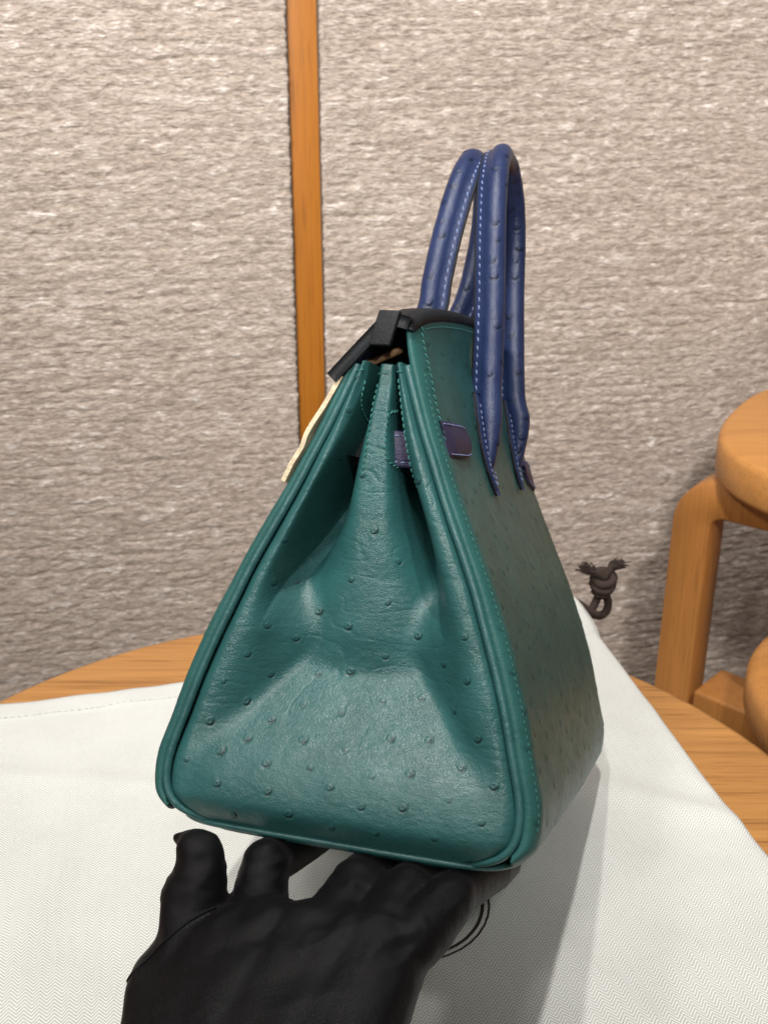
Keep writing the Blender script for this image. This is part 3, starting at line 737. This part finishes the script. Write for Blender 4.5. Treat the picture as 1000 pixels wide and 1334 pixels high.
# ------------------------------------------------------------------ handles
def handle(side, tipw, name):
    # side +1 back, -1 front.  centre line in (u,v,w)
    if side > 0:
        near = [(3.02, 7.75, 13.5), (3.02, 7.8, 14.7), (2.90, 7.9, 16.2), (2.72, 8.0, 17.8), (2.55, 8.0, 21.0), (2.27, 8.15, 24.4), (2.02, 8.8, 26.8), (1.80, 10.2, 28.4)]
        mid = [(1.68, 11.5, 28.75)]
        farr = [(1.70, 12.9, 28.6), (1.80, 14.2, 27.5), (1.88, 14.9, 25.8), (2.05, 15.1, 22.7), (2.45, 15.1, 18.6), (2.80, 15.15, 17.2), (2.86, 15.2, 15.6), (2.82, 15.2, 14.2)]
    else:
        near = [(-3.1, 7.75, 13.4), (-3.0, 7.8, 15.0), (-2.7, 7.9, 17.0), (-1.35, 8.0, 19.1), (-.38, 8.0, 20.8), (-.20, 8.0, 22.4), (.02, 8.15, 24.3), (.32, 8.8, 26.7), (.42, 10.2, 28.2)]
        mid = [(.47, 11.5, 28.55)]
        farr = [(.42, 12.8, 28.4), (.25, 14.2, 27.3), (.0, 14.9, 25.4), (-.55, 15.1, 22.7), (-2.0, 15.1, 19.5), (-2.7, 15.1, 17.0), (-3.0, 15.2, 14.9), (-3.1, 15.2, 13.4)]
    P = resample(catmull(near+mid+farr, 400), 520)
    n = len(P); T, D, B = frames(P, (-side, 0, 0))                 # D points towards the bag's middle
    arc = np.linspace(0, 1, n); e = np.minimum(arc, 1-arc)
    r = .41*sst(0, .045, e)*.55+.41*.45*sst(0, .10, e)+.06
    flat = 1-.45*(1-sst(0, .10, e))
    na = 44; A = np.linspace(0, 2*np.pi, na, endpoint=False)
    fl_ = .32*sst(.0, .02, e)                                      # stitched flange reaching inwards
    cx = np.cos(A)[None]*r[:, None]; cy = np.sin(A)[None]*r[:, None]
    fm = np.where(np.cos(A) > .86, 1.0, 0.0)[None]
    fs = sst(.86, .94, np.cos(A))[None]
    cx = cx*flat[:, None]+fs*fl_[:, None]
    cy = np.where(fs > 0, cy*(1-fs)+np.sign(np.sin(A))[None]*np.minimum(np.abs(cy), .105)*fs, cy)
    G = P[:, None]+cx[..., None]*D[:, None]+cy[..., None]*B[:, None]
    N = G-P[:, None]; N /= np.linalg.norm(N, axis=2, keepdims=True)+1e-9
    r_ = np.random.default_rng(60+side)
    q = []
    k = 16
    while k < n-10:
        cf = np.pi/2*side*(1 if k < n/2 else -1)
        ang = (cf if r_.random() < .62 else r_.choice([np.pi*.8, -np.pi*.8, -cf]))+r_.uniform(-.55, .7)*side
        j = int((ang % (2*np.pi))/(2*np.pi)*na) % na
        q.append(G[k, j].copy()); k += int(r_.uniform(9, 17))
    G = G+N*(.008*fbm(G/.5, 2, 15))[..., None]
    G = quill_disp(G, N, q, .17, 1.0, 8); pgH = quill_disp.pg
    V = G.reshape(-1, 3); F = grid_faces(n, na, True); F += [tuple(range(na))[::-1], tuple(range((n-1)*na, n*na))]
    h = np_mesh(name, V, F, M_BLUE, bag); set_pit(h, pgH)
    runs = []
    for sg in (1, -1):
        pth = P+D*((r*flat)+.13)[:, None]+B*sg*.115
        runs += stitch_run(pth[25:-25], (B*sg)[25:-25], .24, .11, .040, .3, .1)
    V, F = merge(runs); o = np_mesh('pale_stitching', V, F, M_THREAD_B, h); tag(o, kind='stuff')
    # painted edge along the flange
    ed = P+D*((r*flat)+fl_-.01)[:, None]
    V, F = tube(ed[8:-8], .085, (0, 1, .1), 8); np_mesh('flange_edge', V, F, M_EDGE, h)
    # pointed base patches lying on the panel
    for idx, vc in ((0, 7.8), (n-1, 15.2)):
        tip = P[idx]; up = [(.0, -.05, 0), (.42, .9, 0), (.62, 2.0, 0), (.58, 3.2, 0), (.40, 4.3, 0)]
        sd = np.array([q_[1] for q_ in up]); hf = np.array([q_[0] for q_ in up])
        tt_ = np.linspace(0, 4.2, 26); half = np.interp(tt_, sd, hf)+.03
        V = []
        for k_, (t_, hf_) in enumerate(zip(tt_, half)):
            w_ = 13.25+t_+(tip[2]-13.5)*1.0; 
            for x, lift in ((-1, .02), (-1, .17), (-.6, .24), (0, .26), (.6, .24), (1, .17), (1, .02)):
                v_ = vc+x*hf_
                u_ = float(Uside(np.array(v_), np.array(w_)))+lift
                V.append((side*u_, v_, w_))
        F = grid_faces(26, 7, flip=(side < 0)); F += [tuple(range(7)), tuple(range(25*7, 26*7))[::-1]]
        np_mesh('base_patch', V, F, M_BLUE, h)
        Vp = np.array(V).reshape(26, 7, 3)
        for jx in (0, 6):
            Vt, Ft = tube(Vp[:, jx]+np.array([side*.08, 0, 0]), .06, (0, 1, .1), 6); np_mesh('patch_edge', Vt, Ft, M_EDGE, h)
        pp = Vp[2:-2, 4]; runs2 = stitch_run(pp+np.array([side*.01, 0, 0]), np.tile([side*1., 0, 0], (len(pp), 1)), .16, .1, .022)
        pp = Vp[2:-2, 2]; runs2 += stitch_run(pp+np.array([side*.01, 0, 0]), np.tile([side*1., 0, 0], (len(pp), 1)), .16, .1, .022)
        V, F = merge(runs2); o = np_mesh('patch_stitching', V, F, M_THREAD_B, h); tag(o, kind='stuff')
    return h
hb = handle(1, 13.4, 'handle'); hb['label'] = 'blue rolled handle on the back panel, the right one of the two'
hf_ = handle(-1, 13.4, 'handle'); hf_['label'] = 'blue rolled handle on the front panel, behind the flap'

# ------------------------------------------------------------------ violet closing straps
def strap_tab(v_a, v_b, w_a, w_b, name):
    vv = np.linspace(v_a, v_b, 30); V = []
    rows = []
    for v_ in vv:
        t = (v_-v_a)/(v_b-v_a); dx = max(0, (t-.62)/.38)
        half = (w_b-w_a)/2*math.sqrt(max(0, 1-dx**2.4*.93)); wc = (w_a+w_b)/2
        for x, lift in ((-1, -.05), (-1, .14), (-.85, .20), (0, .22), (.85, .20), (1, .14), (1, -.05)):
            w_ = wc+x*half
            w_ += .24*t; V.append((float(Uside(np.array(v_), np.array(w_)))+lift*min(1, .25+3*t), v_, w_))
    F = grid_faces(30, 7); F += [tuple(range(7)), tuple(range(29*7, 30*7))[::-1]]
    o = np_mesh(name, V, F, M_PURPLE, bag)
    Vp = np.array(V).reshape(30, 7, 3); runs = []
    for j in (2, 4):
        runs += stitch_run(Vp[1:26, j]*1.0+np.array([.01, 0, 0]), np.tile([1., 0, 0], (25, 1)), .2, .1, .025)
    Vt, Ft = merge(runs); s_ = np_mesh('strap_stitching', Vt, Ft, M_THREAD_B, o); tag(s_, kind='stuff')
    return o
o = strap_tab(1.55, 4.9, 14.25, 15.55, 'closing_strap'); o['label'] = 'violet strap end sewn on the back panel beside the handle'
o = strap_tab(LEN-1.55, LEN-4.9, 14.25, 15.55, 'closing_strap')
# the same strap passing through the gusset slot
V, F = bevel_box((.30, 1.15, 13.75), (1.7, 1.5, 15.15), .1)
V[:, 1] += .8+(V[:, 0])*.3
o = np_mesh('strap_loop', V, F, M_PURPLE, bag); o['label'] = 'violet strap passing through the slot of the gusset'
runs = []
for w_ in (13.95, 14.95):
    P = np.array([(x, 1.94+x*.3, w_) for x in np.linspace(.35, 1.5, 20)]); runs += stitch_run(P, np.tile([0, -1., 0], (20, 1)), .2, .1, .028)
V, F = merge(runs); s_ = np_mesh('strap_stitching', V, F, M_THREAD_B, o); tag(s_, kind='stuff')

# ------------------------------------------------------------------ cream felt strip hanging under the flap on the front
fe = empty('cream_felt_strip'); fe.matrix_world = BAGM
tag(fe, 'cream felt strip hanging from under the flap on the left side of the handbag', 'felt strip')
pts = [(-1.55, .95, 16.95), (-1.85, .95, 16.3), (-2.25, .9, 15.5), (-2.62, .85, 14.8), (-2.78, .8, 14.2), (-3.12, .75, 13.5), (-3.38, .75, 12.85)]
Pc = catmull(pts, 60); V = []
T_, D_, B_ = frames(Pc, (0, 1, 0))
for k in range(60):
    wv = .02*math.sin(k*.5)
    for (dx, dn) in ((-.0, -.09), (-.0, .09), (4.2, .08), (4.2, -.08)):
        V.append(Pc[k]+D_[k]*(dx+wv*.6)+B_[k]*dn+np.array([.02, 0, 0]))
F = grid_faces(60, 4, True); F += [(0, 1, 2, 3), (239, 238, 237, 236)]
np_mesh('felt', V, F, M_CREAM, fe, False)

# ------------------------------------------------------------------ gloved hand
gh = empty('gloved_hand'); gh.matrix_world = BAGM
tag(gh, 'hand in a black satin glove holding the green handbag up from below', 'hand')
bm = bmesh.new()
def capsule(chain):
    for (a_, b_) in zip(chain[:-1], chain[1:]):
        pa, pb = np.array(a_[:3]), np.array(b_[:3]); Ld = np.linalg.norm(pb-pa); nst = max(3, int(Ld/.45)+2)
        for t in np.linspace(0, 1, nst):
            c = pa+(pb-pa)*t; r = a_[3]+(b_[3]-a_[3])*t
            bmesh.ops.create_icosphere(bm, subdivisions=2, radius=r*CM, matrix=Matrix.Translation(Vector((c*CM).tolist())))
capsule([(-4.2, -2.4, -4.6, 1.5), (-4.3, -1.75, -2.9, 1.18), (-4.35, -1.4, -1.7, 1.12), (-4.42, -1.25, -.95, 1.0)])
capsule([(-4.8, -1.1, -.65, .5), (-5.45, -1.05, -.52, .27)])
capsule([(-1.95, -1.7, -3.1, 1.10), (-2.35, -.1, -1.10, .93), (-2.4, 4, -1.22, .92), (-2.4, 6.8, -1.27, .85)])
capsule([(.9, -1.7, -2.6, 1.2), (1.15, .1, -1.34, 1.05), (1.2, 5, -1.25, .97), (1.3, 7.8, -1.3, .85)])
capsule([(2.5, -1.6, -2.4, 1.2), (2.95, .2, -1.28, 1.0), (3.3, 5, -1.22, .92), (3.4, 7.2, -1.25, .82)])
capsule([(3.7, -1.5, -2.3, 1.05), (4.5, .5, -1.18, .9), (5.2, 4.0, -1.15, .82), (5.4, 5.6, -1.15, .75)])
capsule([(-1.9, -1.8, -3.1, 1.3), (-2.6, -6, -7.6, 2.2)])
capsule([(-.5, -1.9, -3.0, 1.35), (-1.6, -6, -7.5, 2.2)])
capsule([(.8, -1.9, -2.8, 1.4), (-.6, -6, -7.4, 2.2)])
capsule([(2.3, -1.9, -2.7, 1.35), (1.0, -6, -7.1, 2.1)])
capsule([(3.2, -1.9, -2.8, 1.2), (2.1, -6, -6.8, 2.0)])
capsule([(-1.2, -1.9, -3.0, 1.4), (-2.1, -6, -7.5, 2.2)]); capsule([(.15, -1.95, -2.9, 1.4), (-1.1, -6, -7.45, 2.2)]); capsule([(1.5, -1.95, -2.75, 1.4), (.2, -6, -7.2, 2.2)]); capsule([(2.8, -1.95, -2.75, 1.3), (1.6, -6, -7.0, 2.1)])
capsule([(-3.6, -2.4, -4.4, 1.45), (-2.7, -6.2, -7.9, 2.2)]); capsule([(-2.4, -2.1, -3.5, 1.4), (-2.5, -6.0, -7.7, 2.2)])
capsule([(-4.2, -2.5, -4.9, 1.5), (-3.0, -6.5, -8.0, 2.2)])
capsule([(-3.0, -2.4, -4.0, 1.45), (-2.4, -6.0, -7.7, 2.2)])
capsule([(-2.6, -6, -7.8, 2.1), (-2.0, -11, -11.0, 2.3)]); capsule([(-.6, -6, -7.6, 2.1), (-.5, -11, -11.0, 2.4)])
capsule([(1.0, -6, -7.2, 2.1), (.9, -11, -10.8, 2.4)]); capsule([(2.1, -6, -6.9, 2.0), (1.9, -11, -10.6, 2.2)])
me = bpy.data.meshes.new('glove_base'); bm.to_mesh(me); bm.free()
tmp = bpy.data.objects.new('glove_tmp', me); col.objects.link(tmp)
md = tmp.modifiers.new('r', 'REMESH'); md.mode = 'VOXEL'; md.voxel_size = .0011
md = tmp.modifiers.new('s', 'SMOOTH'); md.factor = .5; md.iterations = 20
dg = bpy.context.evaluated_depsgraph_get(); ev = tmp.evaluated_get(dg)
gm = bpy.data.meshes.new_from_object(ev); gm.name = 'glove'
bpy.data.objects.remove(tmp)
nv = len(gm.vertices); co = np.empty(nv*3); gm.vertices.foreach_get('co', co); co = co.reshape(-1, 3)/CM
no = np.empty(nv*3); gm.vertices.foreach_get('normal', no); no = no.reshape(-1, 3)
q = co.copy()
under = sst(-.2, .8, co[:, 1])                                      # keep the fingers clean against the base
def ridged(a, b, c, seed): return 1-2*np.abs(vnoise(np.c_[a, b, c]+.45*vnoise(np.c_[a, b, c]*.7, seed+1)[:, None], seed))
ra, rb = q[:, 0]*.85+q[:, 2]*.5, -q[:, 0]*.5+q[:, 2]*.85
near = sst(-5.2, -3.0, q[:, 2])*(1-under)
d = .09*fbm(q/2.6, 2, 4)
d += .060*ridged(ra/2.4, rb/.75, q[:, 1]/2.0, 12)*near                                # drawn folds below the fingers
d += .035*ridged(q[:, 0]/.9, q[:, 2]/.45, q[:, 1]/.9, 33)*sst(-3.4, -2.2, q[:, 2])*(1-under)
d += .060*ridged(rb/3.2, ra/1.6, q[:, 1]/3, 52)*(1-near)                              # slack across the palm
left = sst(-4.2, -5.4, q[:, 0])
d += left*.17*np.sin(q[:, 2]*2.6+1.2)*(q[:, 2] > -6.5)              # loose cloth puckers along the thumb side
d *= (1-.8*under)
co2 = co+no*d[:, None]
gm.vertices.foreach_set('co', (co2*CM).ravel()); gm.polygons.foreach_set('use_smooth', [True]*len(gm.polygons)); gm.materials.clear(); gm.materials.append(M_SATIN); gm.update()
gl = bpy.data.objects.new('glove', gm); col.objects.link(gl); gl.parent = gh
# thumb seam: laid on the glove where a straight line from the viewer's side meets it
bvh = BVHTree.FromPolygons([v.co for v in gm.vertices], [tuple(p.vertices) for p in gm.polygons])
def drop(pts, n):
    out = []
    for p in catmull(pts, n):
        o_ = Vector((p*CM).tolist())+Vector((0, -.08, .035)); hit = bvh.ray_cast(o_, Vector((0, .9, -.42)).normalized())
        if hit[0]: out.append(np.r_[np.array(hit[0])/CM, np.array(hit[1])])
    return np.array(out)
sm = drop([(-5.55, -2, -5.3), (-5.2, -2, -4.6), (-4.6, -2, -3.75), (-3.9, -1.6, -3.0), (-3.25, -1.2, -2.45)], 70)
if len(sm) > 10:
    V, F = tube(sm[:, :3]+sm[:, 3:]*.0, .055, (0, -1, .3), 8); np_mesh('thumb_seam', V, F, M_SATIN, gl)
    V, F = merge(stitch_run(sm[:, :3]+sm[:, 3:]*.02+np.array([.10, 0, -.10]), sm[:, 3:], .12, .08, .03)); o = np_mesh('seam_stitching', V, F, M_LINING, gl); tag(o, kind='stuff')
